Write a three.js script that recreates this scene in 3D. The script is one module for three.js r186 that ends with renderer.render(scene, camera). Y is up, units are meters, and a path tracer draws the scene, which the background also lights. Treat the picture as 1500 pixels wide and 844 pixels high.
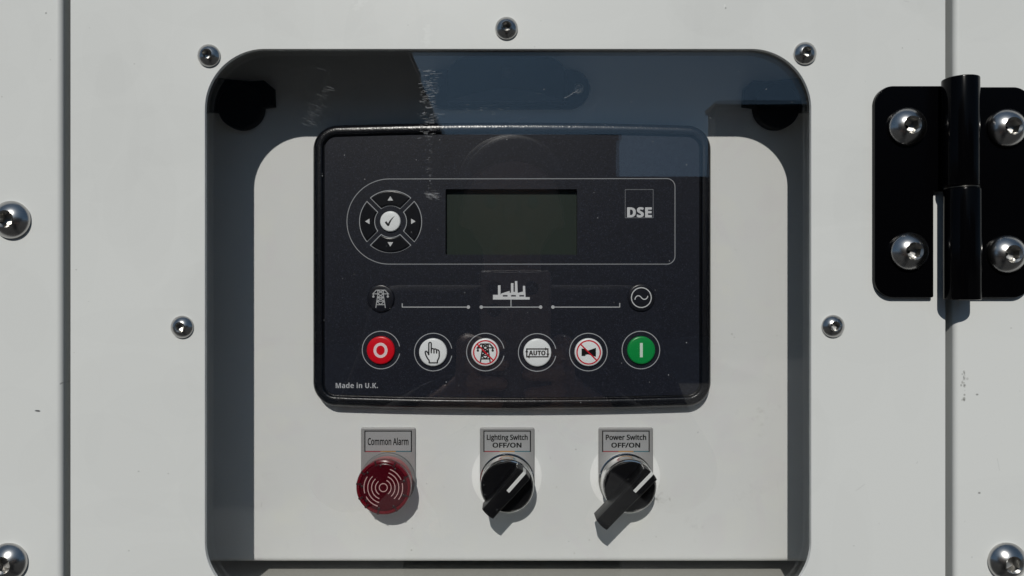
import * as THREE from 'three';
import { mergeGeometries, mergeVertices, toCreasedNormals } from 'three/addons/utils/BufferGeometryUtils.js';
import { MarchingCubes } from 'three/addons/objects/MarchingCubes.js';
import { RoundedBoxGeometry } from 'three/addons/geometries/RoundedBoxGeometry.js';

// ------------------------------------------------------------------ camera, sky, sun, exposure
// Lengths below are millimetres on the cabinet: x right, y up from the lens axis, z out of the door's front face.
const EYE = 1.4;                                     // height of the lens above the ground, metres
const scene = new THREE.Scene();
const camera = new THREE.PerspectiveCamera(43.6, 1024 / 576, 0.01, 400);
camera.position.set(0, EYE, 0.396);
camera.lookAt(0, EYE, 0);
const renderer = new THREE.WebGLRenderer({ antialias: true });
renderer.toneMapping = THREE.LinearToneMapping;
renderer.toneMappingExposure = 0.7;
renderer.shadowMap.enabled = true;

const SUN = new THREE.Vector3(-7.8, 37, 54).normalize();
function makeSky(w = 512, h = 256) {
  const data = new Float32Array(w * h * 4), d = new THREE.Vector3();
  for (let j = 0; j < h; j++) for (let i = 0; i < w; i++) {
    const el = ((j + 0.5) / h - 0.5) * Math.PI, az = ((i + 0.5) / w - 0.5) * 2 * Math.PI;
    d.set(Math.cos(el) * Math.cos(az), Math.sin(el), Math.cos(el) * Math.sin(az));
    const up = Math.max(0, d.y), t = Math.exp(-up * 4.2);
    const g = Math.acos(THREE.MathUtils.clamp(d.dot(SUN), -1, 1));
    const halo = 0.85 * Math.exp(-g / 0.34), wide = 1 + 1.1 * Math.exp(-g / 0.7);
    const c = [0.034 + 0.094 * t, 0.07 + 0.146 * t, 0.13 + 0.195 * t];
    const k = (j * w + i) * 4;
    for (let n = 0; n < 3; n++) data[k + n] = c[n] * wide + halo * [0.36, 0.5, 0.62][n];
    if (d.y < 0) { data[k] = 0.13; data[k + 1] = 0.13; data[k + 2] = 0.13; }
    data[k + 3] = 1;
  }
  const t = new THREE.DataTexture(data, w, h, THREE.RGBAFormat, THREE.FloatType);
  t.mapping = THREE.EquirectangularReflectionMapping;
  t.minFilter = t.magFilter = THREE.LinearFilter;
  t.needsUpdate = true;
  return t;
}
scene.background = makeSky();
scene.environment = scene.background;
const sun = new THREE.DirectionalLight(new THREE.Color().setRGB(1, 0.965, 0.9), 4);
sun.position.copy(SUN).multiplyScalar(20).add(new THREE.Vector3(0, EYE, 0));
sun.target.position.set(0, EYE, 0);
sun.castShadow = true;
sun.shadow.mapSize.set(4096, 4096);
Object.assign(sun.shadow.camera, { left: -12, right: 12, top: 12, bottom: -12, near: 0.5, far: 60 });
scene.add(sun, sun.target);

// ------------------------------------------------------------------ helpers
let seed = 7;
const rnd = () => { seed = (seed * 1664525 + 1013904223) >>> 0; return seed / 4294967296; };
const between = (a, b) => a + (b - a) * rnd();
function noiseGrid(n, s) { const keep = seed; seed = s; const g = Float32Array.from({ length: n * n }, rnd); seed = keep; return g; }
function tileNoise(n, s) {                            // value noise that tiles: period n cells
  const g = noiseGrid(n, s);
  return (x, y) => {
    x = ((x % 1) + 1) % 1 * n; y = ((y % 1) + 1) % 1 * n;
    const i = Math.floor(x), j = Math.floor(y), f = x - i, e = y - j;
    const a = f * f * (3 - 2 * f), b = e * e * (3 - 2 * e), I = (i + 1) % n, J = (j + 1) % n;
    return (g[j * n + i] * (1 - a) + g[j * n + I] * a) * (1 - b) + (g[J * n + i] * (1 - a) + g[J * n + I] * a) * b;
  };
}
function dataTexture(w, h, f, srgb = false) {
  const d = new Uint8Array(w * h * 4);
  for (let j = 0; j < h; j++) for (let i = 0; i < w; i++) {
    const c = f((i + 0.5) / w, (j + 0.5) / h), k = (j * w + i) * 4;
    for (let n = 0; n < 3; n++) d[k + n] = Math.max(0, Math.min(255, Math.round((Array.isArray(c) ? c[n] : c) * 255)));
    d[k + 3] = 255;
  }
  const t = new THREE.DataTexture(d, w, h);
  t.wrapS = t.wrapT = THREE.RepeatWrapping; t.magFilter = THREE.LinearFilter; t.minFilter = THREE.LinearMipmapLinearFilter; t.generateMipmaps = true;
  if (srgb) t.colorSpace = THREE.SRGBColorSpace;
  t.needsUpdate = true;
  return t;
}
function canvas(w, h, draw) {
  const c = document.createElement('canvas'); c.width = w; c.height = h;
  const x = c.getContext('2d'); draw(x, w, h);
  const t = new THREE.CanvasTexture(c); t.colorSpace = THREE.SRGBColorSpace; t.anisotropy = 8;
  return t;
}
const S = 0.001;
const used = {};
function numbered(n) { const k = used[n] = (used[n] ?? -1) + 1; return k ? `${n}_${String(k).padStart(3, '0')}` : n; }
function thing(name, label, category, [x, y, z], group) {       // a Group at the thing's place on the cabinet (mm)
  const o = new THREE.Group(); o.name = numbered(name); scene.add(o);
  o.position.set(x * S, EYE + y * S, z * S);
  o.userData = { label, category }; if (group) o.userData.group = group;
  return o;
}
function part(name, geometry, material, parent, at = [0, 0, 0], label) {   // geometry in millimetres
  geometry.scale(S, S, S);
  const m = new THREE.Mesh(geometry, material); m.name = name; m.castShadow = m.receiveShadow = true;
  m.position.set(at[0] * S, at[1] * S, at[2] * S);
  if (label) m.userData.label = label;
  parent.add(m); return m;
}
function planarUV(g, w, h, cx = 0, cy = 0) {          // uv 0..1 over w x h mm round (cx, cy)
  const p = g.attributes.position, uv = new Float32Array(p.count * 2);
  for (let i = 0; i < p.count; i++) { uv[i * 2] = (p.getX(i) - cx) / w + 0.5; uv[i * 2 + 1] = (p.getY(i) - cy) / h + 0.5; }
  g.setAttribute('uv', new THREE.BufferAttribute(uv, 2)); return g;
}
const box = (x0, x1, y0, y1, z0, z1) => new THREE.BoxGeometry(x1 - x0, y1 - y0, z1 - z0).translate((x0 + x1) / 2, (y0 + y1) / 2, (z0 + z1) / 2);
function rbox(x0, x1, y0, y1, z0, z1, r, s = 3) { return new RoundedBoxGeometry(x1 - x0, y1 - y0, z1 - z0, s, r).translate((x0 + x1) / 2, (y0 + y1) / 2, (z0 + z1) / 2); }
function plain(g) { g = g.index ? g.toNonIndexed() : g; for (const k of Object.keys(g.attributes)) if (!['position', 'normal', 'uv'].includes(k)) g.deleteAttribute(k); return g; }
const merge = (list) => mergeGeometries(list.map(plain));
function roundRect(x0, x1, y0, y1, r, path = new THREE.Shape()) {  // r: one radius or [top left, top right, bottom right, bottom left]
  const [a, b, c, d] = Array.isArray(r) ? r : [r, r, r, r];
  path.moveTo(x0 + d, y0); path.lineTo(x1 - c, y0);
  if (c) path.absarc(x1 - c, y0 + c, c, -Math.PI / 2, 0);
  path.lineTo(x1, y1 - b); if (b) path.absarc(x1 - b, y1 - b, b, 0, Math.PI / 2);
  path.lineTo(x0 + a, y1); if (a) path.absarc(x0 + a, y1 - a, a, Math.PI / 2, Math.PI);
  path.lineTo(x0, y0 + d); if (d) path.absarc(x0 + d, y0 + d, d, Math.PI, 1.5 * Math.PI);
  return path;
}
function slab(shape, z0, z1, bevel = 0, seg = 24) {   // a plate between z0 and z1, its front and back edges rounded
  return new THREE.ExtrudeGeometry(shape, { depth: z1 - z0 - 2 * bevel, bevelEnabled: bevel > 0, bevelThickness: bevel, bevelSize: bevel, bevelOffset: -bevel, bevelSegments: 3, curveSegments: seg }).translate(0, 0, z0 + bevel);
}
function lathe(profile, seg = 64) {                   // profile [[radius, z] ...] turned round the z axis
  return new THREE.LatheGeometry(profile.map(([r, z]) => new THREE.Vector2(Math.max(r, 1e-4), z)), seg).rotateX(Math.PI / 2);
}
const creased = (g, a = 0.5) => toCreasedNormals(g, a);
function bowLoop(hw, hh, r, bow, inset, n = 14) {     // rounded rectangle whose long edges bow out, as a loop of points
  const pts = [], w = hw - inset, h = hh - inset, q = Math.max(1.2, r - inset);
  const corner = (cx, cy, a0) => { for (let i = 0; i <= n; i++) { const a = a0 + i / n * Math.PI / 2; pts.push([cx + q * Math.cos(a), cy + q * Math.sin(a)]); } };
  const run = (ax, ay, bx, by, k) => { for (let i = 1; i < k; i++) pts.push([ax + (bx - ax) * i / k, ay + (by - ay) * i / k]); };
  corner(w - q, h - q, 0); run(w - q, h, -w + q, h, 24);
  corner(-w + q, h - q, Math.PI / 2); run(-w, h - q, -w, -h + q, 10);
  corner(-w + q, -h + q, Math.PI); run(-w + q, -h, w - q, -h, 24);
  corner(w - q, -h + q, 1.5 * Math.PI); run(w, -h + q, w, h - q, 10);
  return pts.map(([x, y]) => [x, y + Math.sign(y) * bow * Math.max(0, 1 - (x / hw) ** 2) * Math.min(1, Math.abs(y) / h)]);
}
function sweepLoops(loops) {                          // loops [[points], z] joined into a skin
  const n = loops[0][0].length, pos = [], idx = [];
  for (const [pts, z] of loops) for (const [x, y] of pts) pos.push(x, y, z);
  for (let k = 0; k + 1 < loops.length; k++) for (let i = 0; i < n; i++) {
    const a = k * n + i, b = k * n + (i + 1) % n, c = a + n, d = b + n;
    idx.push(a, b, c, b, d, c);
  }
  const g = new THREE.BufferGeometry();
  g.setAttribute('position', new THREE.Float32BufferAttribute(pos, 3)); g.setIndex(idx);
  g.setAttribute('uv', new THREE.Float32BufferAttribute(new Float32Array(pos.length / 3 * 2).map((_, i) => pos[(i >> 1) * 3 + (i & 1)] / 40), 2));
  g.computeVertexNormals(); return g;
}

// ------------------------------------------------------------------ materials
const nA = tileNoise(6, 11), nB = tileNoise(24, 12), nC = tileNoise(96, 13), nD = tileNoise(256, 14);
const peel = dataTexture(512, 512, (u, v) => 0.5 * nB(u, v) * 0 + 0.65 * nC(u, v) + 0.35 * nD(u, v));
const mottle = dataTexture(256, 256, (u, v) => { const k = 0.98 + 0.02 * (0.6 * nA(u, v) + 0.4 * nB(u, v)); return [k, k, k * (1 - 0.006 * nA(v, u))]; }, true);
const fineGrain = dataTexture(512, 512, (u, v) => nD(u, v) * 0.75 + nC(u, v) * 0.25);
const std = (o) => new THREE.MeshStandardMaterial(o), phys = (o) => new THREE.MeshPhysicalMaterial(o);
const rgb = (r, g, b) => new THREE.Color().setRGB(r, g, b);
function tiled(t, k) { const c = t.clone(); c.repeat.set(k, k); c.needsUpdate = true; return c; }
const paintMap = canvas(2048, 2048, (c, W) => {                 // 640 mm square: faint mottling, chips and grime
  const k = W / 640, X = (x) => (x + 320) * k, Y = (y) => (320 - y) * k;
  c.fillStyle = 'rgb(250,250,250)'; c.fillRect(0, 0, W, W);
  for (let i = 0; i < 500; i++) { c.fillStyle = rnd() < 0.5 ? 'rgba(255,255,255,0.025)' : 'rgba(215,222,226,0.03)'; c.beginPath(); c.ellipse(X(between(-320, 320)), Y(between(-200, 200)), between(20, 160), between(20, 160), 0, 0, 7); c.fill(); }
  const dot = (x, y, rx, ry, s, a = 0) => { c.fillStyle = s; c.beginPath(); c.ellipse(X(x), Y(y), rx * k, ry * k, a, 0, 7); c.fill(); };
  dot(-260.9, -67.6, 1.5, 0.4, 'rgba(60,62,66,0.9)', 0.1); dot(-248.6, -52.6, 0.7, 0.35, 'rgba(110,110,110,0.5)', -0.8);
  dot(-256.8, 152, 0.6, 0.9, 'rgba(255,255,255,1)'); dot(-256.3, 151.2, 0.4, 0.5, 'rgba(140,140,140,0.8)'); dot(117, 155, 0.6, 1.2, 'rgba(255,255,255,1)'); dot(117.5, 154, 0.4, 0.6, 'rgba(140,140,140,0.6)');
  for (let i = 0; i < 26; i++) dot(248.6 + between(-1, 1) * rnd() * 2, between(-62, -46), between(0.2, 0.7), between(0.3, 0.9), `rgba(80,78,74,${between(0.08, 0.4)})`);
  dot(255.8, -58.6, 0.7, 0.4, 'rgba(120,120,118,0.7)'); dot(257, -112.7, 0.7, 0.4, 'rgba(110,110,108,0.7)');
  for (let i = 0; i < 40; i++) dot(-46.9 + between(-3, 3) * rnd(), between(133, 146), between(0.4, 1.6), between(0.2, 0.8), 'rgba(255,255,255,0.5)');
  for (let i = 0; i < 30; i++) dot(-84 + between(-5, 5) * rnd(), 157 + between(-4, 4), between(0.4, 1.8), between(0.2, 0.6), 'rgba(255,255,255,0.5)', -0.5);
  for (let i = 0; i < 60; i++) dot(between(-290, 290), between(-165, 165), between(0.15, 0.5), between(0.15, 0.4), `rgba(120,120,116,${between(0.15, 0.5)})`);
  for (let i = 0; i < 14; i++) { c.strokeStyle = 'rgba(170,172,172,0.25)'; c.lineWidth = between(0.8, 1.6); const x = between(-290, 290), y = between(-165, 165); c.beginPath(); c.moveTo(X(x), Y(y)); c.lineTo(X(x + between(-8, 8)), Y(y + between(-8, 8))); c.stroke(); }
});
const M = {
  paint: phys({ color: rgb(0.685, 0.7, 0.688), roughness: 0.36, map: paintMap, bumpMap: tiled(peel, 6), bumpScale: 0.000012, specularIntensity: 0.3 }),
  paintPlain: phys({ color: rgb(0.6, 0.605, 0.57), roughness: 0.5 }),
  shelf: phys({ color: rgb(0.5, 0.5, 0.465), roughness: 0.55, specularIntensity: 0.3 }),
  absorber: std({ color: rgb(0.13, 0.13, 0.13), roughness: 0.8 }),  // for the added ring that absorbs bounced light
  dark: std({ color: rgb(0.03, 0.03, 0.03), roughness: 0.8 }),
  pane: phys({ color: rgb(0.995, 0.995, 0.995), transmission: 1, thickness: 0, roughness: 0, ior: 1.77, bumpMap: dataTexture(256, 256, (u, v) => nA(u, v)), bumpScale: 0.00008 }),
  steel: std({ color: rgb(0.5, 0.49, 0.48), metalness: 1, roughness: 0.24, bumpMap: tiled(fineGrain, 0.25), bumpScale: 0.000006 }),
  steelDark: std({ color: rgb(0.42, 0.41, 0.39), metalness: 1, roughness: 0.3 }),
  chrome: std({ color: rgb(0.74, 0.74, 0.73), metalness: 1, roughness: 0.12 }),
  hinge: phys({ color: rgb(0.0012, 0.0012, 0.0016), roughness: 0.14, bumpMap: tiled(peel, 1), bumpScale: 0.00001, specularIntensity: 0.2 }),
  bezel: phys({ color: rgb(0.004, 0.0045, 0.0065), roughness: 0.27, bumpMap: tiled(fineGrain, 0.34), bumpScale: 0.00008, specularIntensity: 1 }),
  rubber: phys({ color: rgb(0.006, 0.006, 0.007), roughness: 0.6, specularIntensity: 0.4 }),
  lampBody: phys({ color: rgb(0.004, 0.0045, 0.006), roughness: 0.5, specularIntensity: 0.3 }),
  lampLens: phys({ color: rgb(0.04, 0.042, 0.046), roughness: 0.35, specularIntensity: 0.4 }),
  key: phys({ color: rgb(0.006, 0.0065, 0.009), roughness: 0.28, specularIntensity: 0.6 }),
  knob: phys({ color: rgb(0.004, 0.004, 0.005), roughness: 0.36, bumpMap: tiled(fineGrain, 0.12), bumpScale: 0.00003, specularIntensity: 0.45 }),
  disc: phys({ color: rgb(0.9, 0.91, 0.9), roughness: 0.6 }),  // pale tone carries the sunlight reflected by the switch collars
  white: phys({ color: rgb(0.72, 0.73, 0.72), roughness: 0.45 }),
  screen: phys({ color: rgb(0.028, 0.037, 0.031), roughness: 0.25, specularIntensity: 0.5 }),
};
const inkGrey = 'rgb(196,198,202)';

// ------------------------------------------------------------------ ground and what stands opposite the cabinet
{
  const g = new THREE.PlaneGeometry(300, 300).rotateX(-Math.PI / 2);
  const t = tiled(dataTexture(256, 256, (u, v) => { const k = 0.22 + 0.08 * nB(u, v) + 0.08 * nD(u, v); return [k, k * 0.99, k * 0.97]; }, true), 150);
  const m = new THREE.Mesh(g, std({ map: t, roughness: 0.95 })); m.name = 'ground'; m.receiveShadow = true; m.userData = { kind: 'structure' }; scene.add(m);
}
const facade = std({ color: rgb(0.032, 0.03, 0.029), roughness: 0.85 }), roofing = std({ color: rgb(0.06, 0.06, 0.062), roughness: 0.8 }), glassDark = std({ color: rgb(0.02, 0.024, 0.03), roughness: 0.1 });
function building(label, x, z, w, h, d, slope) {
  const o = new THREE.Group(); o.name = numbered('building'); o.position.set(x, 0, z); o.userData = { label, category: 'building' }; scene.add(o);
  const put = (name, g, m) => { const e = new THREE.Mesh(g, m); e.name = name; e.castShadow = e.receiveShadow = true; o.add(e); return e; };
  const sh = new THREE.Shape([[-w / 2, 0], [w / 2, 0], [w / 2, h * 0.5], [w / 2 - slope, h], [-w / 2, h]].map(([a, b]) => new THREE.Vector2(a, b)));
  put('wall', new THREE.ExtrudeGeometry(sh, { depth: d, bevelEnabled: false }), facade);
  put('roof', new THREE.BoxGeometry(w - slope + 0.1, 0.12, d + 0.2).translate(-slope / 2, h + 0.062, d / 2), roofing);
  for (let k = 0; k < Math.floor(w / 2.2); k++) put('window', new THREE.BoxGeometry(1, 0.9, 0.06).translate(-w / 2 + 1.2 + k * 2.2, h * 0.45, -0.02), glassDark);
}
building('low dark building mirrored in the window above the controller', -0.3, 18, 6, 5.18, 8, 0);
building('lowest dark building mirrored over the right of the controller', 4.25, 20.5, 3.6, 4.5, 8, 0);
building('dark building with a level roof mirrored at the right edge of the window', 13.2, 18, 16, 6.0, 0.7, 0);
building('tall dark building mirrored in the upper left of the window', -9.2, 17.6, 15.6, 9, 8, 1.94);

// ------------------------------------------------------------------ the photographer, mirrored in the window
function skin(bones, box3, n, k, cut) {               // smooth union of tapered capsules [a, ra, b, rb], meshed; metres
  const mc = new MarchingCubes(n, std({}), false, false, 400000);
  mc.isolation = 0;
  const [c, half] = box3, h = n / 2, B = bones.map(([a, ra, b, rb]) => { const d = [b[0] - a[0], b[1] - a[1], b[2] - a[2]]; return [a, ra, d, rb - ra, d[0] * d[0] + d[1] * d[1] + d[2] * d[2] + 1e-12]; });
  for (let z = 0; z < n; z++) for (let y = 0; y < n; y++) for (let x = 0; x < n; x++) {
    const p = [c[0] + (x - h) / h * half, c[1] + (y - h) / h * half, c[2] + (z - h) / h * half];
    let acc = 0, near = 1e9; const ds = [];
    for (const [a, ra, d, dr, l] of B) {
      const q0 = p[0] - a[0], q1 = p[1] - a[1], q2 = p[2] - a[2], t = Math.max(0, Math.min(1, (q0 * d[0] + q1 * d[1] + q2 * d[2]) / l));
      const v = Math.hypot(q0 - d[0] * t, q1 - d[1] * t, q2 - d[2] * t) - ra - dr * t; ds.push(v); if (v < near) near = v;
    }
    if (near < 4 * k) { for (const v of ds) acc += Math.exp(-(v - near) / k); near -= k * Math.log(acc); }
    if (cut) near = Math.max(near, cut(p));
    mc.field[x + y * n + z * n * n] = -near;
  }
  mc.update();
  const g = new THREE.BufferGeometry(), m = mc.count;
  g.setAttribute('position', new THREE.BufferAttribute(mc.positionArray.slice(0, m * 3), 3));
  let q = mergeVertices(g, 1e-5); q.scale(half, half, half); q.translate(...c); q.computeVertexNormals();
  return q;
}
{
  const o = new THREE.Group(); o.name = 'person'; o.position.set(0, 0, 0.88); scene.add(o);
  o.userData = { label: 'person in dark jacket and trousers holding up a phone, mirrored in the window', category: 'person' };
  const put = (name, g, m, par = o) => { const e = new THREE.Mesh(g, m); e.name = name; e.castShadow = e.receiveShadow = true; par.add(e); return e; };
  const Z = 0.88, V = (x, y, z) => [x, y, z - Z], skinM = phys({ color: rgb(0.28, 0.16, 0.12), roughness: 0.6 });
  const cloth = std({ color: rgb(0.014, 0.015, 0.02), roughness: 0.9 }), denim = std({ color: rgb(0.02, 0.022, 0.03), roughness: 0.9 }), shoeM = std({ color: rgb(0.02, 0.02, 0.02), roughness: 0.6 }), hairM = std({ color: rgb(0.012, 0.01, 0.008), roughness: 0.7 });
  const PH = { x: 0.004, y: EYE - 0.061, z: 0.408 };
  const torso = (e) => [[V(0, 0.95, 0.9), 0.115 + e, V(0, 1.14, 0.89), 0.105 + e], [V(-0.07, 1.1, 0.89), 0.095 + e, V(-0.09, 1.28, 0.88), 0.1 + e], [V(0.07, 1.1, 0.89), 0.095 + e, V(0.09, 1.28, 0.88), 0.1 + e], [V(-0.175, 1.335, 0.88), 0.058 + e, V(0.175, 1.335, 0.88), 0.058 + e]];
  const arms = (e) => [-1, 1].flatMap((q) => [[V(q * 0.18, 1.33, 0.88), 0.055 + e, V(q * 0.25, 1.12, 0.72), 0.044 + e], [V(q * 0.25, 1.12, 0.72), 0.044 + e, V(PH.x + q * 0.075, PH.y - 0.085, 0.49), 0.029 + e]]);
  const legs = (e) => [-1, 1].flatMap((q) => [[V(q * 0.085, 0.9, 0.9), 0.095 + e, V(q * 0.1, 0.49, 0.88), 0.06 + e], [V(q * 0.1, 0.49, 0.88), 0.058 + e, V(q * 0.11, 0.1, 0.93), 0.04 + e]]);
  const head = [[V(0, 1.36, 0.875), 0.054, V(0, 1.46, 0.86), 0.05], [V(0, 1.545, 0.845), 0.083, V(0, 1.56, 0.87), 0.084], [V(0, 1.475, 0.805), 0.036, V(0, 1.5, 0.83), 0.06], [V(0, 1.545, 0.762), 0.008, V(0, 1.515, 0.748), 0.013], [V(-0.078, 1.54, 0.86), 0.008, V(-0.082, 1.515, 0.862), 0.009], [V(0.078, 1.54, 0.86), 0.008, V(0.082, 1.515, 0.862), 0.009], [V(-0.018, 1.482, 0.77), 0.007, V(0.018, 1.482, 0.77), 0.007]];
  const body = [skin([...torso(0), ...arms(0), ...legs(0)], [V(0, 0.8, 0.75), 0.82], 96, 0.012)];
  body.push(skin(head, [V(0, 1.5, 0.85), 0.17], 84, 0.006));
  for (const q of [-1, 1]) {                          // hands close on the two ends of the phone
    const ex = PH.x + q * 0.04, hy = PH.y - 0.034, w = V(PH.x + q * 0.075, PH.y - 0.085, 0.49), palm = V(ex + q * 0.012, hy - 0.012, 0.438), H = [[w, 0.026, V(ex + q * 0.018, hy - 0.03, 0.462), 0.024], [V(ex + q * 0.014, hy - 0.032, 0.455), 0.017, V(ex + q * 0.014, hy + 0.026, 0.436), 0.015], [palm, 0.018, V(ex + q * 0.014, hy - 0.03, 0.45), 0.02]];
    const len = [0.9, 1, 0.93, 0.74];
    for (let f = 0; f < 4; f++) { const y = hy + 0.03 - f * 0.0215 - (q > 0 ? 0.011 : 0), a = V(ex + q * 0.016, y, 0.43), b = V(ex + q * 0.008, y + 0.002, 0.4), c2 = V(ex - q * 0.026 * len[f], y + 0.002, 0.392); H.push([a, 0.0095, b, 0.0085], [b, 0.0085, c2, 0.0072]); }
    H.push([V(ex + q * 0.008, hy - 0.034, 0.446), 0.013, V(ex - q * 0.012, hy - 0.028, 0.427), 0.0105], [V(ex - q * 0.012, hy - 0.028, 0.427), 0.0105, V(ex - q * 0.034, hy - 0.008, 0.4225), 0.008]);
    body.push(skin(H, [V(ex + q * 0.008, hy - 0.012, 0.44), 0.09], 72, 0.0022));
  }
  put('body', mergeGeometries(body), skinM);
  put('jacket', skin([...torso(0.014), ...arms(0.014), [V(0, 1.36, 0.88), 0.07, V(0, 1.4, 0.875), 0.062]], [V(0, 1.12, 0.72), 0.5], 84, 0.014, (p) => Math.max(0.86 - p[1], p[1] - 1.405, 0.515 - Z - p[2])), cloth);
  put('trousers', skin([[V(-0.04, 0.93, 0.9), 0.115, V(0.04, 0.93, 0.9), 0.115], ...legs(0.016)], [V(0, 0.55, 0.88), 0.6], 84, 0.012, (p) => Math.max(0.07 - p[1], p[1] - 0.97)), denim);
  for (const q of [-1, 1]) put('shoe', skin([[V(q * 0.11, 0.06, 0.95), 0.045, V(q * 0.12, 0.04, 0.78), 0.036], [V(q * 0.11, 0.09, 0.94), 0.046, V(q * 0.11, 0.05, 0.94), 0.046]], [V(q * 0.115, 0.09, 0.87), 0.19], 48, 0.01, (p) => 0.004 - p[1]), shoeM);
  put('hair', skin([[V(0, 1.575, 0.87), 0.094, V(0, 1.56, 0.885), 0.094]], [V(0, 1.56, 0.87), 0.16], 48, 0.006, (p) => Math.max(1.5 - p[1], (1.585 - p[1]) * 0.75 - (p[2] - (0.815 - Z)))), hairM);
  for (const q of [-1, 1]) put('eye', new THREE.SphereGeometry(0.012, 16, 12).translate(q * 0.031, 1.54, 0.775 - Z), std({ color: rgb(0.2, 0.18, 0.16), roughness: 0.2 }));
  const ph = new THREE.Group(); ph.name = 'phone'; ph.position.set(PH.x, PH.y, PH.z); scene.add(ph);
  ph.userData = { label: 'brown phone held upright in two hands, mirrored at the middle of the window', category: 'phone' };
  put('case', new RoundedBoxGeometry(0.08, 0.16, 0.0084, 4, 0.004), std({ color: rgb(0.1, 0.065, 0.062), roughness: 0.5 }), ph);
  put('display', new THREE.BoxGeometry(0.072, 0.15, 0.0006).translate(0, 0, 0.0045), std({ color: rgb(0.01, 0.01, 0.012), roughness: 0.1 }), ph);
  for (const [x, y] of [[-0.024, 0.061], [0.018, 0.061], [-0.024, 0.036]]) put('camera_lens', new THREE.CylinderGeometry(0.0075, 0.0075, 0.0018, 32).rotateX(Math.PI / 2).translate(x, y, -0.0051), std({ color: rgb(0.01, 0.01, 0.014), roughness: 0.1 }), ph);
}

// ------------------------------------------------------------------ cabinet: side panels, inside, door
function boltParts(r) {                               // button head with a hexagon socket, base at z = 0
  const rim = 0.16 * r, h = 0.56 * r, a = 0.345 * r, top = rim + h, n = 60, rows = 9;
  const hex = (t) => { const k = ((t % (Math.PI / 3)) + Math.PI / 3) % (Math.PI / 3) - Math.PI / 6; return a / Math.cos(k); };
  const R = (r * r + h * h) / (2 * h), zAt = (q) => rim + Math.sqrt(Math.max(0, R * R - q * q)) - (R - h);
  const loop = (f) => Array.from({ length: n }, (_, i) => { const t = i / n * 2 * Math.PI; return f(t); });
  const loops = [[loop((t) => [r * 0.97 * Math.cos(t), r * 0.97 * Math.sin(t)]), 0], [loop((t) => [r * Math.cos(t), r * Math.sin(t)]), rim * 0.6]];
  for (let k = 0; k <= rows; k++) { const q = r * 0.985 + (a * 1.32 - r * 0.985) * k / rows; loops.push([loop((t) => [q * Math.cos(t), q * Math.sin(t)]), zAt(q)]); }
  const head = sweepLoops(loops);
  const zt = zAt(a * 1.32);
  const socket = creased(merge([
    sweepLoops([[loop((t) => [a * 1.32 * Math.cos(t), a * 1.32 * Math.sin(t)]), zt], [loop((t) => [hex(t) * 0.99 * Math.cos(t), hex(t) * 0.99 * Math.sin(t)]), zt - 0.09 * r], [loop((t) => [hex(t) * 0.97 * Math.cos(t), hex(t) * 0.97 * Math.sin(t)]), zt - 0.55 * r], [loop((t) => [0.02 * Math.cos(t), 0.02 * Math.sin(t)]), zt - 0.66 * r]]),
  ]), 0.35);
  return [head, socket];
}
const small = boltParts(6.2), large = boltParts(10.4);
for (const g of [...small, ...large]) g.scale(S, S, S);
function bolt(kind, x, y, z, parent, turn = rnd() * 3, name = 'bolt') {
  const h = new THREE.Mesh(kind[0], M.steel), s = new THREE.Mesh(kind[1], M.steelDark);
  h.name = name; s.name = 'socket'; h.castShadow = s.castShadow = h.receiveShadow = s.receiveShadow = true;
  h.position.set(x * S, y * S, z * S); h.rotation.z = turn; h.add(s); parent.add(h); return h;
}
// side panels: front face at z = 0, a bend of 3 mm, then the return into the cabinet
function sidePanel(x0, x1, inner) {                   // inner: x of the return facing the door
  const r = 3, s = Math.sign(inner), far = s < 0 ? x0 : x1, bend = inner + s * r, pts = [[far, 0]];
  for (let i = 0; i <= 10; i++) { const a = i / 10 * Math.PI / 2; pts.push([bend - s * r * Math.sin(a), -r + r * Math.cos(a)]); }
  pts.push([inner, -60], [inner + s * 1.8, -60], [inner + s * 1.8, -4], [bend, -1.8], [far, -1.8]);
  const sh = new THREE.Shape(pts.map(([x, z]) => new THREE.Vector2(x, z)));
  const g = creased(new THREE.ExtrudeGeometry(sh, { depth: 640, bevelEnabled: false }).rotateX(Math.PI / 2).translate(0, 320, 0).scale(1, 1, 1), 0.6);
  return g;
}
function xzPlate(g) { return g; }
{
  const o = thing('side_panel', 'white painted side panel with two large bolts, left of the narrow door gap', 'panel', [0, 0, 0]);
  const g = sidePanel(-420, -251, -248); planarUV(g, 640, 640);
  part('sheet', g, M.paint, o);
  bolt(large, -274.6, 37.4, 0, o, 0.35); bolt(large, -276.2, -150.2, 0, o, 0.8);
  const q = thing('side_panel', 'white painted side panel with one large bolt below the black hinge', 'panel', [0, 0, 0]);
  const e = sidePanel(247, 420, 243.6); planarUV(e, 640, 640);
  part('sheet', e, M.paint, q);
  bolt(large, 271.6, -150, 0, q, 0.5);
}
{
  const o = thing('cabinet_interior', 'shaded cabinet inside with bare shelf under the inner panel', 'cabinet', [0, 0, -54]);
  const b = (x0, x1, y0, y1, z0, z1) => box(x0, x1, y0, y1, z0 + 54, z1 + 54);
  part('shelf', b(-243, 238.5, -187, -183, -150, -8), M.shelf, o);
  part('back_wall', b(-247, 242, -318, 318, -156, -151), M.dark, o);
  part('side_wall', b(-252, -248.4, -318, 318, -151, -61), M.dark, o);
  part('side_wall', b(244, 248, -318, 318, -151, -61), M.dark, o);
  part('top_wall', b(-247, 243, 318.5, 322, -156, -2), M.dark, o);
  part('bottom_wall', b(-247, 243, -322, -318.5, -156, -2), M.dark, o);
}
const OPEN = { x0: -168.9, x1: 164.6, y0: -173, y1: 131.4, r: 33 };
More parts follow.
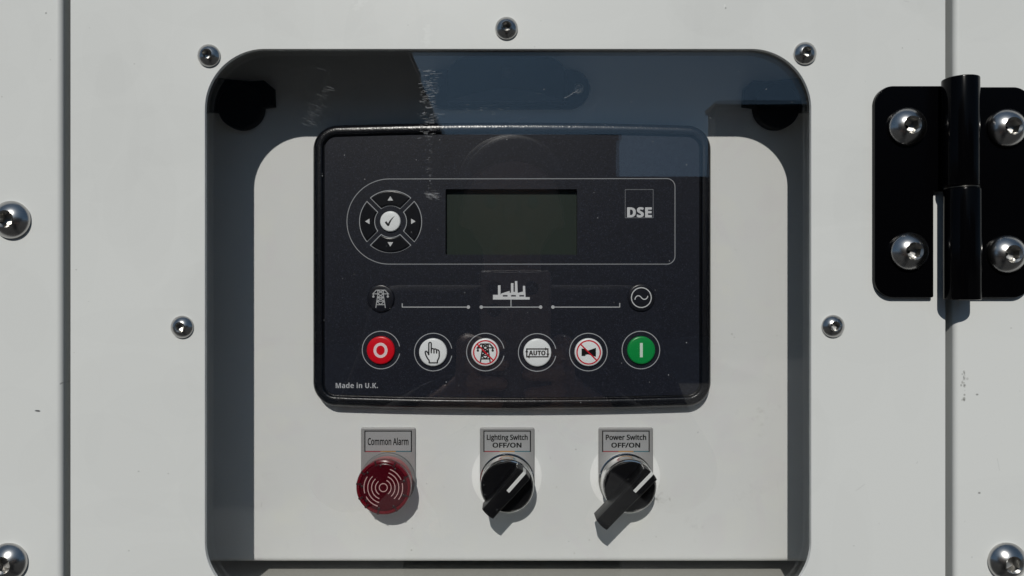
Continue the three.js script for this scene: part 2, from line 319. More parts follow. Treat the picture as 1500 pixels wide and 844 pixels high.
{
  const o = thing('access_hatch', 'white painted steel door with a round-cornered window and five small screws', 'cabinet door', [0, 0, 0]);
  const sh = roundRect(-242.9, 238.4, -316, 316, 0.8);
  sh.holes.push(roundRect(OPEN.x0, OPEN.x1, OPEN.y0, OPEN.y1, OPEN.r, new THREE.Path()));
  const sheet = slab(sh, -2.6, 0, 0.25, 40); planarUV(sheet, 640, 640);
  part('door_skin', sheet, M.paint, o);
  part('edge_flange', merge([box(-242.8, -240.8, -315, 315, -26, -2.7), box(236.3, 238.3, -315, 315, -26, -2.7), box(-240.7, 236.2, 313, 315, -26, -2.7), box(-240.7, 236.2, -315, -313, -26, -2.7)]), M.paintPlain, o);
  const absorberRing = roundRect(-238, 234, -305, 305, 4); absorberRing.holes.push(roundRect(OPEN.x0 - 4, OPEN.x1 + 4, OPEN.y0 - 4, OPEN.y1 + 4, OPEN.r + 4, new THREE.Path()));
  part('added_light_absorber', slab(absorberRing, -10, -6.3, 0, 40), M.absorber, o);  // unseen ring added to soak up light bouncing inside the cabinet
  const pane = part('window_pane', planarUV(slab(roundRect(-200, 196, -205, 160, 12), -5.9, -2.9), 260, 260), M.pane, o);
  M.scratch = std({ color: rgb(0.8, 0.82, 0.84), roughness: 0.6, transparent: true, alphaMap: null });
  // fine scratches and dust on the outer face of the pane
  const W = 2048, H = 1792, mm = W / 340;
  const tex = canvas(W, H, (c) => {
    c.fillStyle = '#000'; c.fillRect(0, 0, W, H); c.lineCap = 'round';
    const X = (x) => (x + 172) * mm, Y = (y) => (134 - y) * mm, nrm = () => rnd() + rnd() + rnd() - 1.5;
    const line = (x, y, dx, dy, a, w = 0.9) => { c.strokeStyle = `rgba(255,255,255,${a * 0.3})`; c.lineWidth = w * 1.2; c.beginPath(); c.moveTo(X(x), Y(y)); c.lineTo(X(x + dx), Y(y + dy)); c.stroke(); };
    for (let i = 0; i < 150; i++) { const y = between(82, 121), x = -47 + nrm() * 5; line(x, y, between(0.3, 1.2) + 3 * rnd() ** 3, between(-0.3, 0.4), between(0.25, 1), between(0.5, 1.3)); }
    for (let i = 0; i < 34; i++) { const y = between(52, 84), x = -46.5 + nrm() * 1.6; line(x, y, between(0.3, 1.4), between(-0.4, 0.4), between(0.1, 0.5), between(0.6, 1.4)); }
    for (let i = 0; i < 54; i++) { const t = rnd(); line(-115 + 12 * t + nrm() * 3, 91 + 20 * t + nrm() * 3, between(1.5, 4.2), between(-1.7, -0.7), between(0.1, 0.55), between(0.4, 0.9)); }
    for (let i = 0; i < 40; i++) { const x = between(-49, -42); line(x, 51.5 + nrm() * 2, between(0.6, 4), between(-0.9, 0.1), between(0.1, 0.55), between(0.6, 1.6)); }
    for (let i = 0; i < 22; i++) line(between(-32, -2), 98 + nrm() * 3, between(0.3, 1.4), between(0.1, 0.6), between(0.2, 0.8), 0.9);
    for (let i = 0; i < 10; i++) { const t = i / 9; line(29 + 7 * t, 105 + 4.5 * t + nrm() * 0.4, between(0.3, 1.1), between(0.2, 0.7), between(0.5, 1), 1.2); }
    for (let i = 0; i < 30; i++) line(between(-40, 40), between(98, 122), between(0.2, 1), between(0, 0.5), between(0.1, 0.5), 0.8);
    line(-10, 86, 18, 9, 0.13, 1.2); line(32, 87, 14, 13, 0.15, 1.3); line(-20, 82, 40, 6, 0.05, 1); line(45, 100, 6, 6, 0.13, 1); line(-108, 122, 5, -1.6, 0.4, 0.7);
    for (let i = 0; i < 150; i++) { const x = between(-168, 164), y = between(-160, 130); c.fillStyle = `rgba(255,255,255,${between(0.1, 0.5)})`; c.beginPath(); c.arc(X(x), Y(y), between(0.6, 1.7), 0, 7); c.fill(); }
    for (let i = 0; i < 160; i++) { const x = -90 + nrm() * 40, y = 108 + nrm() * 18; c.fillStyle = 'rgba(255,255,255,0.0028)'; c.beginPath(); c.ellipse(X(x), Y(y), between(8, 60), between(4, 24), between(0, 3), 0, 7); c.fill(); }
  });
  const g = new THREE.PlaneGeometry(340, H / mm).translate(-2, 134 - H / mm / 2, -2.82);
  M.scratch = std({ color: rgb(0.75, 0.77, 0.79), roughness: 0.7, transparent: true, alphaMap: tex });
  tex.colorSpace = THREE.NoColorSpace;
  part('scratch_marks', g, M.scratch, pane);
  for (const [x, y] of [[-166.4, 127.6], [-3, 142.6], [160.9, 128.8], [-181.1, -21.4], [176.3, -21]]) bolt(small, x, y, 0, o, rnd() * 3, 'screw');
}

// ------------------------------------------------------------------ hinge
{
  const o = thing('hinge', 'black lift-off hinge with four large steel bolts on the door edge', 'hinge', [241, 0, 0]);
  const L = (pts) => new THREE.Shape(pts.map(([x, y]) => new THREE.Vector2(x - 241, y)));
  const z = 3.5, b = 0.55;
  const left = new THREE.Shape(); // rounded outer corners, a notch for the lower knuckle
  const X = (x) => x - 241;
  left.moveTo(X(208), -5.2); left.lineTo(X(228.9), -5.2); left.absarc(X(228.9), -4.2, 1, -Math.PI / 2, 0); left.lineTo(X(229.9), 52.9); left.lineTo(X(236.5), 52.9); left.lineTo(X(236.5), 110.2); left.lineTo(X(208), 110.2);
  left.absarc(X(208), 100.1, 10.1, Math.PI / 2, Math.PI); left.lineTo(X(197.9), 5); left.absarc(X(208), 4.9, 10.1, Math.PI, 1.5 * Math.PI);
  const leafL = part('leaf', slab(left, 0.05, z, b), M.hinge, o);
  const leafR = part('leaf', slab(roundRect(X(246.5), X(283.5), -5.2, 109.6, [0, 10, 10, 0]), 0.05, z, b), M.hinge, o);
  const knuckle = (y0, y1, c) => lathe([[0, 0], [8.2, 0], [8.85, 0.35], [9, 0.9], [9, y1 - y0 - 0.9], [8.85, y1 - y0 - 0.35], [8.2, y1 - y0], [0, y1 - y0]], 72).rotateX(-Math.PI / 2).translate(c - 241, y0, 10);
  const web = (y0, y1, x0, x1) => box(x0 - 241, x1 - 241, y0, y1, 0.3, 9);
  part('knuckle', creased(merge([knuckle(54.1, 112.2, 240.4), web(54.6, 109.6, 234, 238)]), 0.5), M.hinge, o);
  part('knuckle', creased(merge([knuckle(-6.4, 53.1, 241.4), web(-5, 52.6, 244.6, 249)]), 0.5), M.hinge, o);
  part('washer', lathe([[0, 0], [8.3, 0], [8.3, 1], [0, 1]], 60).rotateX(-Math.PI / 2).translate(0, 53.1, 10), M.steelDark, o);
  bolt(large, 215 - 241, 87.7, z, o, 0.75); bolt(large, 216 - 241, 19.8, z, o, 0.35); bolt(large, 269.2 - 241, 87, z, o, 0.2); bolt(large, 269.2 - 241, 18.3, z, o, 0.55);
}

// ------------------------------------------------------------------ inner panel
const INNER = -54;
{
  const o = thing('inner_panel', 'white inner instrument panel behind the window, faintly stained, carrying the controls', 'panel', [0, 0, INNER]);
  const r = 3.5, y0 = -171.5, y1 = 300, prof = [];
  prof.push([y1, 0]); for (let i = 0; i <= 8; i++) { const a = i / 8 * Math.PI / 2; prof.push([y0 + r - r * Math.sin(a), -r + r * Math.cos(a)]); }
  prof.push([y0, -16], [y0 + 1.8, -16], [y0 + 1.8, -3], [y0 + r, -1.8], [y1, -1.8]);
  const sh = new THREE.Shape(prof.map(([y, z]) => new THREE.Vector2(y, z)));
  // extrude along x: shape (y, z) -> world
  const g0 = new THREE.ExtrudeGeometry(sh, { depth: 480, bevelEnabled: false });
  const p = g0.attributes.position;
  for (let i = 0; i < p.count; i++) { const y = p.getX(i), z = p.getY(i), x = p.getZ(i) - 242; p.setXYZ(i, x, y, z); }
  const g = creased(g0, 0.6); planarUV(g, 480, 480, 0, 20);
  const W = 1536, k = W / 480, base = 'rgb(228,230,229)';
  const tex = canvas(W, W, (c) => {
    c.fillStyle = base; c.fillRect(0, 0, W, W);
    const X = (x) => (x + 240) * k, Y = (y) => (260 - y) * k;
    for (let i = 0; i < 260; i++) { c.fillStyle = rnd() < 0.5 ? 'rgba(150,148,128,0.022)' : 'rgba(240,240,236,0.03)'; c.beginPath(); c.ellipse(X(between(-170, 175)), Y(between(-171, 110)), between(6, 46), between(4, 34), between(0, 3), 0, 7); c.fill(); }
    const smudge = (x, y, r, a, n = 30) => { for (let i = 0; i < n; i++) { c.fillStyle = `rgba(96,94,88,${a * 1.7 * rnd()})`; c.beginPath(); c.ellipse(X(x + between(-r, r) * rnd()), Y(y + between(-r, r) * rnd()), between(0.8, 5), between(0.6, 3), between(0, 3), 0, 7); c.fill(); } };
    smudge(92, -132, 9, 0.07, 40); smudge(155, -80, 16, 0.03, 50); smudge(150, -130, 16, 0.03, 50); smudge(115, -150, 12, 0.03, 30); smudge(-150, -120, 10, 0.02, 20);
    for (let i = 0; i < 70; i++) { c.fillStyle = `rgba(80,76,66,${between(0.15, 0.5)})`; c.beginPath(); c.arc(X(between(-165, 175)), Y(between(-168, 100)), between(0.5, 1.3), 0, 7); c.fill(); }
    for (let i = 0; i < 26; i++) { c.strokeStyle = `rgba(110,108,100,${between(0.08, 0.22)})`; c.lineWidth = between(0.6, 1.3); const x = between(-165, 175), y = between(-168, 100); c.beginPath(); c.moveTo(X(x), Y(y)); c.lineTo(X(x + between(-5, 5)), Y(y + between(-5, 5))); c.stroke(); }
    c.fillStyle = 'rgba(245,245,240,0.5)'; for (let i = 0; i < 12; i++) { c.beginPath(); c.ellipse(X(-50 + between(-16, 16)), Y(-152 + between(-1, 1)), between(1, 4), between(0.5, 1), 0, 0, 7); c.fill(); }
  });
  part('sheet', g, phys({ map: tex, roughness: 0.5, bumpMap: tiled(peel, 5), bumpScale: 0.000012 }), o);
}

// ------------------------------------------------------------------ black fittings at the top of the inner panel
{
  const clip = (label, x, s) => {
    const o = thing('door_clip', label, 'clip', [x, 113.5, INNER]);
    const arm = new THREE.Shape([[-34, -4.5], [-34, 13], [-14, 16.5], [6, 14.5], [14, 15], [20, 10], [20.5, -1], [13, -2], [10, -4.5]].map(([a, b]) => new THREE.Vector2(a * s, b)));
    part('arm', slab(arm, 0.1, 5, 0.8), M.rubber, o);
    part('cap', lathe([[0, 0.1], [13.6, 0.1], [14, 1], [14, 6], [13, 7.4], [0, 8]], 48).translate(0, -1.5, 0), M.rubber, o);
    return o;
  };
  clip('black rubber clip with round cap behind the upper left corner of the window', -167.5, 1);
  clip('black rubber clip with round cap behind the upper right corner of the window', 163.5, -1);
  const o = thing('panel_lamp', 'dark oval lamp with two screws on the inner panel, above the controller', 'lamp', [-3.2, 124.4, INNER]);
  part('base', slab(roundRect(-51.5, 51.5, -13.2, 11, [12, 12, 13, 13]), 0.1, 4.5, 0.8), M.lampBody, o);
  part('housing', slab(roundRect(-37, 37, -12, 17.5, [14, 14, 3, 3]), 4.4, 11, 2), M.lampBody, o);
  const arc = new THREE.Shape(); arc.moveTo(-37, -11); arc.quadraticCurveTo(0, 4, 37, -11); arc.lineTo(-37, -11);
  part('lens', slab(arc, 10.8, 12, 0.4), M.lampLens, o);
  part('sensor', rbox(-3, 3.4, 3.5, 9.8, 10.6, 11.6, 0.4), M.lampLens, o);
  for (const s of [-1, 1]) bolt([small[0], small[1]], s * 44, -1, 4.5, o, 1, 'screw').scale.setScalar(0.62);
}

// ------------------------------------------------------------------ controller
const CY = 13.6;                                      // height of its centre
{
  const o = thing('generator_controller', 'black generator controller with grey screen and a row of round buttons', 'controller', [0, CY, INNER]);
  const hw = 122.4, hh = 86, rad = 14.5, bow = 2.3;
  const prof = [[0.6, 0.1], [0, 1], [0, 6.4], [0.5, 8], [1.5, 9.3], [2.8, 9.95], [4.4, 10], [5.6, 9.85], [6.1, 9.5], [6.35, 8.9], [6.5, 8.1], [6.65, 7.6], [7.0, 7.45], [7.3, 7.7], [7.6, 8.2]];
  part('bezel', sweepLoops(prof.map(([d, z]) => [bowLoop(hw, hh, rad, bow, d), z])), M.bezel, o);
  // the printed face, with a cut-out for the screen. u is its drawing unit, 1/2.39 mm, from the lens axis
  const u = 2.39, U = (a) => a / u;
  const loop = bowLoop(hw, hh, rad, bow, 7.55);
  const face = new THREE.Shape(loop.map(([x, y]) => new THREE.Vector2(x, y)));
  const scr = { x0: U(-97.5), x1: U(95.5), y1: U(145) - CY, y0: U(49) - CY };
  face.holes.push(roundRect(scr.x0, scr.x1, scr.y0, scr.y1, 0.5, new THREE.Path()));
  const FW = 232, FH = 165, tw = 2048, th = Math.round(tw * FH / FW), q = tw / FW;
  const speck = tileNoise(200, 31);
  const tex = canvas(tw, th, (c) => {
    c.fillStyle = 'rgb(22,25,35)'; c.fillRect(0, 0, tw, th);
    for (let i = 0; i < 150000; i++) { const light = rnd() < 0.5, a = light ? 0.03 + 0.15 * rnd() ** 2 : 0.05 + 0.2 * rnd(), r = between(2, 4.5); c.fillStyle = light ? `rgba(160,168,190,${a})` : `rgba(4,4,12,${a})`; c.fillRect(rnd() * tw, rnd() * th, r, r); }
    c.setTransform(q / u, 0, 0, q / u, tw / 2, th / 2 + CY * q);            // units u, y down, origin on the lens axis
    c.strokeStyle = 'rgb(150,153,156)'; c.fillStyle = inkGrey; c.lineCap = 'butt'; c.lineJoin = 'round';
    c.lineWidth = 1.25; c.beginPath(); c.moveTo(-180, -160); c.lineTo(227, -160.5); c.arcTo(239, -160.5, 239, -148, 12); c.lineTo(239, -47); c.arcTo(239, -35, 227, -35, 12); c.lineTo(-180, -35); c.arc(-179.5, -97.5, 62.5, Math.PI / 2, 1.5 * Math.PI); c.stroke();
    c.lineWidth = 0.7; c.strokeStyle = 'rgb(135,138,142)'; c.strokeRect(166, -144.5, 41, 41.5);
    c.fillStyle = 'rgb(205,207,210)'; c.textAlign = 'center'; c.textBaseline = 'alphabetic';
    c.save(); c.translate(186.6, -104.5); c.font = 'bold 19px sans-serif'; const k = 38.5 / c.measureText('DSE').width; c.scale(k, 1.02); c.fillText('DSE', 0, 0); c.lineWidth = 0.9; c.strokeStyle = c.fillStyle; c.strokeText('DSE', 0, 0); c.restore();
    c.strokeStyle = 'rgb(178,180,182)'; c.fillStyle = 'rgb(185,187,190)';
    c.lineWidth = 1.5; c.beginPath();                                        // mimic lines
    c.moveTo(-161, 22.5); c.lineTo(-161, 28); c.lineTo(-66, 28); c.moveTo(-45, 28); c.lineTo(42, 28); c.moveTo(62, 28); c.lineTo(158, 28); c.lineTo(158, 22); c.moveTo(-1.5, 16); c.lineTo(-1.5, 28); c.stroke();
    for (const x of [-64, -45, 42, 60]) { c.beginPath(); c.arc(x, 28, 2.6, 0, 7); c.fill(); }
    c.fillStyle = 'rgb(212,214,216)'; c.beginPath();                         // works with four chimneys
    c.moveTo(-28, 17); c.lineTo(-28, 10); c.lineTo(-20.6, 10); c.lineTo(-20.6, -4); c.lineTo(-16.8, -4); c.lineTo(-16.8, 10); c.lineTo(-15.6, 8); c.lineTo(-3.4, 4.2); c.lineTo(-3.4, 7); c.lineTo(-1.6, 7); c.lineTo(-1.6, -7.2); c.lineTo(2.2, -7.2); c.lineTo(2.2, 5.6); c.lineTo(4.2, 5.6); c.lineTo(4.2, -10.2); c.lineTo(7.8, -10.2); c.lineTo(8.4, 7.2); c.lineTo(16, 5.2); c.lineTo(16, -3.2); c.lineTo(19.2, -3.2); c.lineTo(20, 13.4); c.lineTo(26, 13.4); c.lineTo(26, 17); c.closePath(); c.fill();
    c.fillStyle = 'rgb(40,41,48)'; for (const x of [-13.4, -1.2, 10.8]) c.fillRect(x, 10.4, 6.8, 2.1);
    c.strokeStyle = 'rgb(172,175,178)'; c.lineWidth = 1.2;                    // rings round the lower buttons, four of them open at the right
    [[-192, 91], [-115.5, 94], [-39, 94], [37, 94.5], [112, 94], [189, 91]].forEach(([x, y], i) => { c.beginPath(); const gap = i < 4 ? 0.19 : 0; c.arc(x, y, 27.6, gap, 2 * Math.PI - gap); c.stroke(); });
    c.strokeStyle = 'rgb(168,171,174)'; c.lineWidth = 1.2;                    // outlines of the four navigation keys
    for (let k2 = 0; k2 < 4; k2++) { c.save(); c.translate(-178, -97.5); c.rotate(k2 * Math.PI / 2); keyPath(c, 23.4, 45.6, 3.6); c.stroke(); c.restore(); }
    c.fillStyle = 'rgb(180,182,186)'; c.font = 'bold 10.6px sans-serif'; c.textAlign = 'left'; c.save(); c.translate(-259.5, 146.6); c.scale(63.5 / c.measureText('Made in U.K.').width, 1); c.fillText('Made in U.K.', 0, 0); c.restore();
  });
  function keyPath(c, r0, r1, m) {                     // quarter-ring outline pointing up, its straight sides m off the diagonals
    const a0 = Math.PI * 0.25 + Math.asin(m / r0), a1 = Math.PI * 0.25 + Math.asin(m / r1), E = Math.PI;
    c.beginPath(); c.arc(0, 0, r0, -a0, -E + a0, true); c.arc(0, 0, r1, -E + a1, -a1); c.closePath();
  }
  tex.wrapS = tex.wrapT = THREE.ClampToEdgeWrapping;
  const fg = new THREE.ShapeGeometry(face, 8); planarUV(fg, FW, FH);
  const faceMesh = part('face', fg, phys({ map: tex, roughness: 0.46, bumpMap: tiled(fineGrain, 3), bumpScale: 0.00005, specularIntensity: 0.42 }), o, [0, 0, 8.2]);
  // screen in its recess
  const w = 0.8, d = 4.4;
  part('screen_surround', merge([box(scr.x0 - w, scr.x0, scr.y0 - w, scr.y1 + w, d - 0.2, 8.15), box(scr.x1, scr.x1 + w, scr.y0 - w, scr.y1 + w, d - 0.2, 8.15), box(scr.x0, scr.x1, scr.y1, scr.y1 + w, d - 0.2, 8.15), box(scr.x0, scr.x1, scr.y0 - w, scr.y0, d - 0.2, 8.15)]), M.key, o);
  part('screen', box(scr.x0 - 0.6, scr.x1 + 0.6, scr.y0 - 0.6, scr.y1 + 0.6, d - 1.2, d - 0.3), M.screen, o);
  // keys
  const FZ = 8.2, P = (a, b) => [U(a), U(-b) - CY, FZ];
  const arrow = std({ color: rgb(0.6, 0.61, 0.62), roughness: 0.5 });
  const kshape = () => { const s = new THREE.Shape(), r0 = U(24.3), r1 = U(44.6), m = U(4.4), a0 = Math.PI * 0.25 + Math.asin(m / r0), a1 = Math.PI * 0.25 + Math.asin(m / r1), E = Math.PI; s.absarc(0, 0, r1, a1, E - a1, false); s.absarc(0, 0, r0, E - a0, a0, true); s.closePath(); return s; };
  ['up', 'left', 'down', 'right'].forEach((way, i) => {
    const g = slab(kshape(), 0.05, 1.1, 0.55, 20).rotateZ(i * Math.PI / 2);
    const key = part('navigation_key', g, M.key, o, P(-178, -97.5), `black ${way} arrow key`);
    const tri = new THREE.Shape([[-4, -3.1], [4, -3.1], [0, 3.4]].map(([a, b]) => new THREE.Vector2(U(a), U(b + 33.5))));
    part('arrow_mark', slab(tri, 1.1, 1.14).rotateZ(i * Math.PI / 2), arrow, key);
  });
  const cap = (r, h) => planarUV(creased(lathe([[r, 0.05], [r, h * 0.5], [r * 0.985, h * 0.74], [r * 0.95, h * 0.9], [r * 0.88, h * 0.975], [r * 0.5, h * 1.03], [0, h * 1.05]], 56), 0.9), 2 * r, 2 * r);
  const icon = (bg, draw) => canvas(320, 320, (c) => { c.fillStyle = bg; c.fillRect(0, 0, 320, 320); c.translate(160, 160); c.scale(160 / 20.5, 160 / 20.5); draw(c); });
  const button = (name, label, x, y, r, h, tex2, rough = 0.3) => part(name, cap(U(r), h), phys({ map: tex2, roughness: rough, specularIntensity: 0.8 }), o, P(x, y), label);
  const pylon = (c, col, w2) => {
    c.strokeStyle = col; c.lineWidth = w2; c.lineCap = 'butt'; c.lineJoin = 'miter'; c.beginPath();
    for (const s of [-1, 1]) {
      c.moveTo(s * 7.2, 14.5); c.lineTo(s * 4.2, -5); c.lineTo(s * 4.2, -12.2); c.moveTo(s * 4.2, -12.2); c.lineTo(s * 6.5, -12.2); c.lineTo(s * 11.6, -6.6); c.lineTo(s * 4.2, -6.6); c.moveTo(s * 10.8, -6.6); c.lineTo(s * 10.8, -3.2);
      c.moveTo(-s * 4.2, -12.2); c.lineTo(s * 4.2, -6.6); c.moveTo(-s * 4.2, -6.6); c.lineTo(s * 4.8, -1.2); c.moveTo(-s * 4.8, -1.2); c.lineTo(s * 5.6, 4.4); c.moveTo(-s * 5.6, 4.4); c.lineTo(s * 0, 9.6);
      c.moveTo(s * 6.4, 9.6); c.lineTo(0, 9.6);
    }
    c.moveTo(-4.2, -12.2); c.lineTo(4.2, -12.2); c.moveTo(-4.8, -1.2); c.lineTo(4.8, -1.2); c.moveTo(-5.6, 4.4); c.lineTo(5.6, 4.4); c.stroke();
    c.fillStyle = col; for (const s of [-1, 1]) { c.beginPath(); c.arc(s * 10.8, -2.6, 1.7, 0, 7); c.fill(); }
  };
  const ban = (c) => { c.strokeStyle = 'rgb(205,22,42)'; c.lineWidth = 2; c.beginPath(); c.arc(0, 0, 17, 0, 7); c.moveTo(-12, -12); c.lineTo(12, 12); c.stroke(); };
  const pale = 'rgb(236,239,240)', blackGloss = 'rgb(25,26,33)';
  button('transfer_button', 'black button with a grey pylon symbol', -192, 15, 20, 1.6, icon(blackGloss, (c) => pylon(c, 'rgb(176,178,180)', 1.3)));
  button('transfer_button', 'black button with a ringed wave symbol', 189, 14, 20, 1.6, icon(blackGloss, (c) => { c.strokeStyle = 'rgb(205,207,208)'; c.lineWidth = 1.5; c.beginPath(); c.arc(0, 0, 14.8, 0, 7); c.moveTo(-9.6, 3.2); c.bezierCurveTo(-9, -3.4, -3.2, -4.6, 0, 0); c.bezierCurveTo(3.2, 4.4, 9, 3, 9.6, -2.6); c.stroke(); }));
  button('select_button', 'small white button with a black tick', -178, -97.5, 15, 1.7, icon(pale, (c) => { c.scale(1.37, 1.37); c.fillStyle = 'rgb(20,20,22)'; c.beginPath(); c.moveTo(-7.8, 2); c.lineTo(-5.6, -0.3); c.lineTo(-3, 3.4); c.quadraticCurveTo(0.4, -4.4, 6.9, -7.4); c.quadraticCurveTo(1.6, -2.6, -1.6, 6.8); c.lineTo(-3.6, 7.2); c.closePath(); c.fill(); }));
  button('stop_button', 'red button with a white ring', -192, 91, 20.5, 1.8, icon('rgb(214,8,30)', (c) => { c.strokeStyle = 'rgb(236,214,216)'; c.lineWidth = 4.2; c.beginPath(); c.ellipse(0, 0, 8.2, 9, 0, 0, 2 * Math.PI); c.stroke(); }));
  button('manual_button', 'white button with a pointing hand', -115.5, 94, 20.5, 1.8, icon(pale, (c) => {
    c.strokeStyle = 'rgb(24,24,26)'; c.lineWidth = 1.9; c.lineJoin = 'round'; c.lineCap = 'round'; c.beginPath();
    c.moveTo(-5.4, 15.4); c.lineTo(-5.4, 12); c.quadraticCurveTo(-9.6, 7, -11, 1.4); c.quadraticCurveTo(-11.8, -1.6, -9.6, -1.6); c.quadraticCurveTo(-8.2, -1.4, -6, 3.4); c.lineTo(-6, -13.2); c.quadraticCurveTo(-4.2, -15.8, -2.4, -13.2); c.lineTo(-2.4, -4.2); c.quadraticCurveTo(-0.4, -6.8, 1.6, -4.4); c.quadraticCurveTo(3.8, -6, 5.4, -3.4); c.quadraticCurveTo(8, -4.4, 9.2, -1.2); c.lineTo(9.2, 5); c.quadraticCurveTo(9, 9, 6.6, 12); c.lineTo(6.6, 15.4); c.closePath();
    c.moveTo(-2.4, -4); c.lineTo(-2.4, 0.6); c.moveTo(1.6, -4); c.lineTo(1.6, 0.8); c.moveTo(5.4, -3); c.lineTo(5.4, 1); c.stroke();
  }));
  button('test_button', 'white button with a crossed-out pylon', -39, 94, 20.5, 1.8, icon(pale, (c) => { pylon(c, 'rgb(24,24,26)', 1.9); ban(c); }));
  button('automatic_button', 'white button lettered AUTO in a frame of arrows', 37, 94.5, 20.5, 1.8, icon(pale, (c) => {
    c.strokeStyle = 'rgb(22,22,24)'; c.fillStyle = 'rgb(22,22,24)'; c.lineWidth = 1.9; c.strokeRect(-15.4, -5.4, 30.8, 11.4);
    c.font = 'bold 9px sans-serif'; c.textAlign = 'center'; c.textBaseline = 'middle'; c.save(); c.scale(24.5 / c.measureText('AUTO').width, 1.02); c.fillText('AUTO', 0, 0.6); c.lineWidth = 0.5; c.strokeText('AUTO', 0, 0.6); c.restore();
    for (const [x, y, a] of [[13, -5.4, 0], [15.4, 3, Math.PI / 2], [-13, 6, Math.PI], [-15.4, -2.2, -Math.PI / 2]]) { c.save(); c.translate(x, y); c.rotate(a); c.beginPath(); c.moveTo(2.4, 0); c.lineTo(-1.6, -2.4); c.lineTo(-1.6, 2.4); c.fill(); c.restore(); }
  }));
  button('mute_button', 'white button with a crossed-out horn', 112, 94, 20.5, 1.8, icon(pale, (c) => { c.fillStyle = 'rgb(20,20,22)'; c.beginPath(); c.rect(-10.4, -5.4, 5.6, 10.8); c.fill(); c.beginPath(); c.moveTo(-4.9, -3.4); c.lineTo(-1, -2.6); c.lineTo(10.6, -6.6); c.lineTo(10.6, 6.6); c.lineTo(-1, 3); c.lineTo(-4.9, 3.6); c.fill(); ban(c); }));
  button('start_button', 'green button with a white bar', 189, 91, 20.5, 1.8, icon('rgb(10,140,66)', (c) => { c.fillStyle = 'rgb(206,226,212)'; c.fillRect(-2.2, -10.8, 4.2, 21); }));
}

// ------------------------------------------------------------------ alarm and switches
const HOLE = -119.6;
function labelPlate(o, lines) {
  const hw = 17, top = 32.6, sh = new THREE.Shape();
  sh.moveTo(-hw, 0); sh.absarc(0, 0, hw, Math.PI, 2 * Math.PI, false); sh.lineTo(hw, top - 1.2); sh.absarc(hw - 1.2, top - 1.2, 1.2, 0, Math.PI / 2); sh.lineTo(-hw + 1.2, top); sh.absarc(-hw + 1.2, top - 1.2, 1.2, Math.PI / 2, Math.PI);
  const g = slab(sh, 0.1, 1.7, 0.5); planarUV(g, 60, 60);
  part('label_plate', g, std({ color: rgb(0.4, 0.4, 0.4), metalness: 0.55, roughness: 0.5, bumpMap: tiled(fineGrain, 0.4), bumpScale: 0.00003 }), o);
  const W = 640, H = 288;
  const tex = canvas(W, H, (c) => {
    c.fillStyle = 'rgb(158,159,160)'; c.fillRect(0, 0, W, H);
    for (let i = 0; i < 3000; i++) { c.fillStyle = `rgba(${rnd() < 0.5 ? '255,255,255' : '90,90,90'},0.06)`; c.fillRect(rnd() * W, rnd() * H, 3, 2); }
    c.strokeStyle = 'rgb(16,16,17)'; c.lineWidth = 14; c.strokeRect(7, 7, W - 14, H - 14);
    ['rgb(150,62,70)', 'rgb(176,128,66)', 'rgb(70,112,124)'].forEach((s, i) => { c.fillStyle = s; c.fillRect(14 + i * (W - 28) / 3, H - 13, (W - 28) / 3, 13); });
    c.fillStyle = 'rgb(14,14,15)'; c.textAlign = 'center'; c.textBaseline = 'middle';
    for (const [s, y, size, width] of lines) { c.save(); c.font = `${size}px sans-serif`; c.translate(W / 2, y); c.scale(width / c.measureText(s).width, 1); c.fillText(s, 0, 0); c.lineWidth = 6; c.strokeStyle = c.fillStyle; c.strokeText(s, 0, 0); c.restore(); }
  });
  const lg = new THREE.PlaneGeometry(29.6, 13.3).translate(0, 24.2, 1.76);
  part('label_insert', lg, phys({ map: tex, roughness: 0.4, specularIntensity: 0.4 }), o);
}
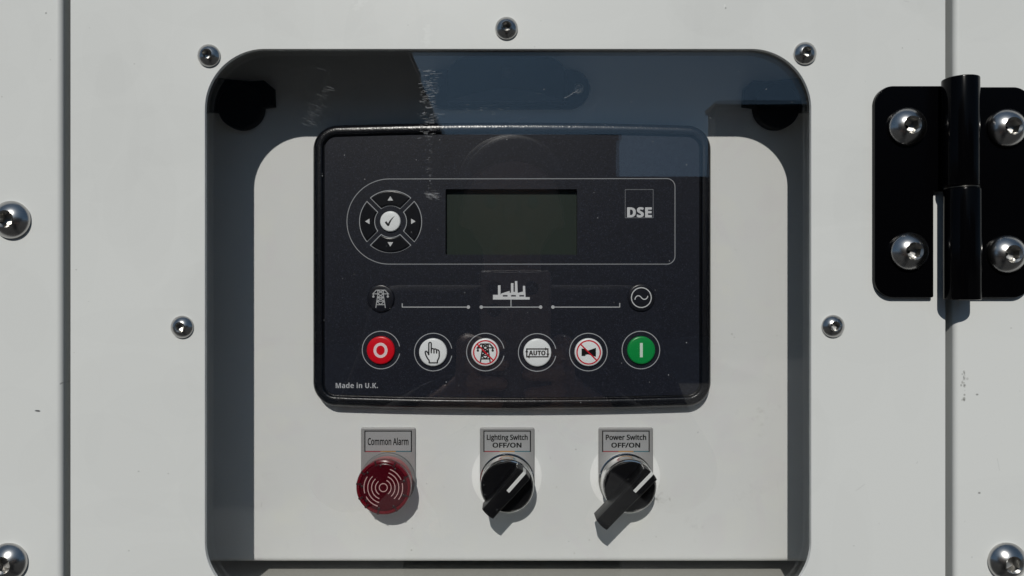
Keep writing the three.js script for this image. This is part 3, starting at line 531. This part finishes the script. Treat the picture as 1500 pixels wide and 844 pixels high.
{
  const o = thing('alarm_beacon', 'red round alarm sounder under the grey plate reading Common Alarm', 'alarm', [-77.1, HOLE, INNER]);
  labelPlate(o, [['Common Alarm', 150, 124, 556]]);
  part('collar', lathe([[0, 1.6], [17.2, 1.6], [17.2, 3.2], [16.6, 4], [0, 4]]), std({ color: rgb(0.22, 0.22, 0.22), roughness: 0.5, metalness: 0.3 }), o);
  const red = phys({ color: rgb(0.62, 0.17, 0.17), roughness: 0.25, ior: 1.5 });
  const redRim = phys({ color: rgb(0.14, 0.003, 0.01), roughness: 0.16 });
  const redFront = phys({ color: rgb(0.062, 0.0015, 0.006), roughness: 0.22, specularIntensity: 0.5 });
  part('lens', creased(lathe([[0, 4], [15.4, 4], [15.5, 6], [15.7, 12.4], [16.1, 13.2], [0, 13.2]], 80), 0.6), red, o);
  part('rim', creased(lathe([[15.5, 13.25], [16.3, 13.4], [16.5, 14], [16.5, 17.4], [16.2, 18.2], [15.4, 18.6], [14.6, 18.4], [14.2, 17.7], [14, 14]], 80), 0.6), redRim, o);
  const front = part('grille', lathe([[14.3, 17.7], [14.1, 18.1], [13, 18.3], [0, 18.5]], 72), redFront, o);
  const pink = std({ color: rgb(0.6, 0.36, 0.35), roughness: 0.6 });
  const D = Math.PI / 180;
  const arc = (r, a0, a1) => { const n = Math.max(6, Math.round((a1 - a0) / 6)), s = 0.24, sh = new THREE.Shape(); for (let i = 0; i <= n; i++) { const a = (a0 + (a1 - a0) * i / n) * D; sh[i ? 'lineTo' : 'moveTo']((r + s) * Math.cos(a), (r + s) * Math.sin(a)); } for (let i = n; i >= 0; i--) { const a = (a0 + (a1 - a0) * i / n) * D; sh.lineTo((r - s) * Math.cos(a), (r - s) * Math.sin(a)); } return slab(sh, 18.3, 18.72); };
  for (const [r, a0, a1] of [[2.4, 0, 360], [4.7, 128, 238], [7, 132, 250], [9.3, 134, 254], [11.6, 146, 197], [11.6, 208, 253], [4.7, -52, 66], [7, -48, 68], [9.3, -46, 70], [11.6, 24, 70], [11.6, -38, 13]]) part('sound_arc', arc(r, a0, a1), pink, front);
  for (let k = 0; k < 9; k++) part('vent_hole', lathe([[0.75, 0], [0.75, 0.5], [0, 0.5]], 16).translate(12.9 * Math.cos(k * 0.7 + 0.3), 12.9 * Math.sin(k * 0.7 + 0.3), 17.95), std({ color: rgb(0.012, 0.001, 0.002), roughness: 0.4 }), front);
  const tick = std({ color: rgb(0.03, 0.002, 0.004), roughness: 0.5 });
  for (const a of [25, 64, 108, 145, 172, 205, 228, 258, 300, 340]) part('notch', box(13.5, 16.42, -0.55, 0.55, 17.2, 18.7).rotateZ(a * D), tick, o);
}
function rotarySwitch(label, x, lines, tail, tip, turn) {
  const o = thing('rotary_switch', label, 'switch', [x, HOLE, INNER]);
  labelPlate(o, lines);
  part('chrome_collar', creased(lathe([[0, 1.6], [16.9, 1.6], [16.9, 2.6], [15.9, 3.4], [15.6, 4], [15.6, 12.6], [16.2, 13.4], [16.3, 14], [16.3, 15.6], [15.9, 16.3], [15.2, 16.5], [14.9, 16], [14.9, 14]], 96), 0.5), M.chrome, o);
  part('caustic_disc', lathe([[21.9, 0.06], [21.8, 0.2], [0, 0.22]], 72).translate(-0.3, 2, 0), M.disc, o);  // pale disc added as the light the chrome collar throws on the panel
  const disc = part('dial', lathe([[15.1, 14.2], [14.9, 16.1], [14.3, 16.5], [8, 15.9], [0, 15.7]], 72), M.knob, o);
  const sh = new THREE.Shape(); // handle along +x, its flanks hollow
  sh.moveTo(-tail, -4.3); sh.quadraticCurveTo(-tail * 0.4, -4.2, 0, -4.7); sh.lineTo(tip - 1.4, -4.9); sh.quadraticCurveTo(tip + 0.6, 0, tip - 1.4, 4.9); sh.lineTo(0, 4.7); sh.quadraticCurveTo(-tail * 0.4, 4.2, -tail, 4.3); sh.quadraticCurveTo(-tail - 1.2, 0, -tail, -4.3);
  const g = slab(sh, 15, 29.5, 1.1, 10).rotateZ(turn);
  const h = part('handle', creased(g, 0.5), M.knob, o);
  const line = merge([rbox(0.8, tip - 1.6, -1.05, 1.05, 29.2, 29.75, 0.2, 2), rbox(tip - 2.4, tip - 0.25, -1.05, 1.05, 20, 29.6, 0.25, 2)]).rotateZ(turn);
  part('pointer_line', line, M.white, h);
}
rotarySwitch('black short-handled rotary switch under the plate reading Lighting Switch', -3, [['Lighting Switch', 92, 92, 560], ['OFF/ON', 198, 84, 400]], 17, 16.2, 48.5 * Math.PI / 180);
rotarySwitch('black long-handled rotary switch under the plate reading Power Switch', 70.9, [['Power Switch', 92, 92, 556], ['OFF/ON', 198, 84, 400]], 26.6, 16.4, 46 * Math.PI / 180);

renderer.render(scene, camera);
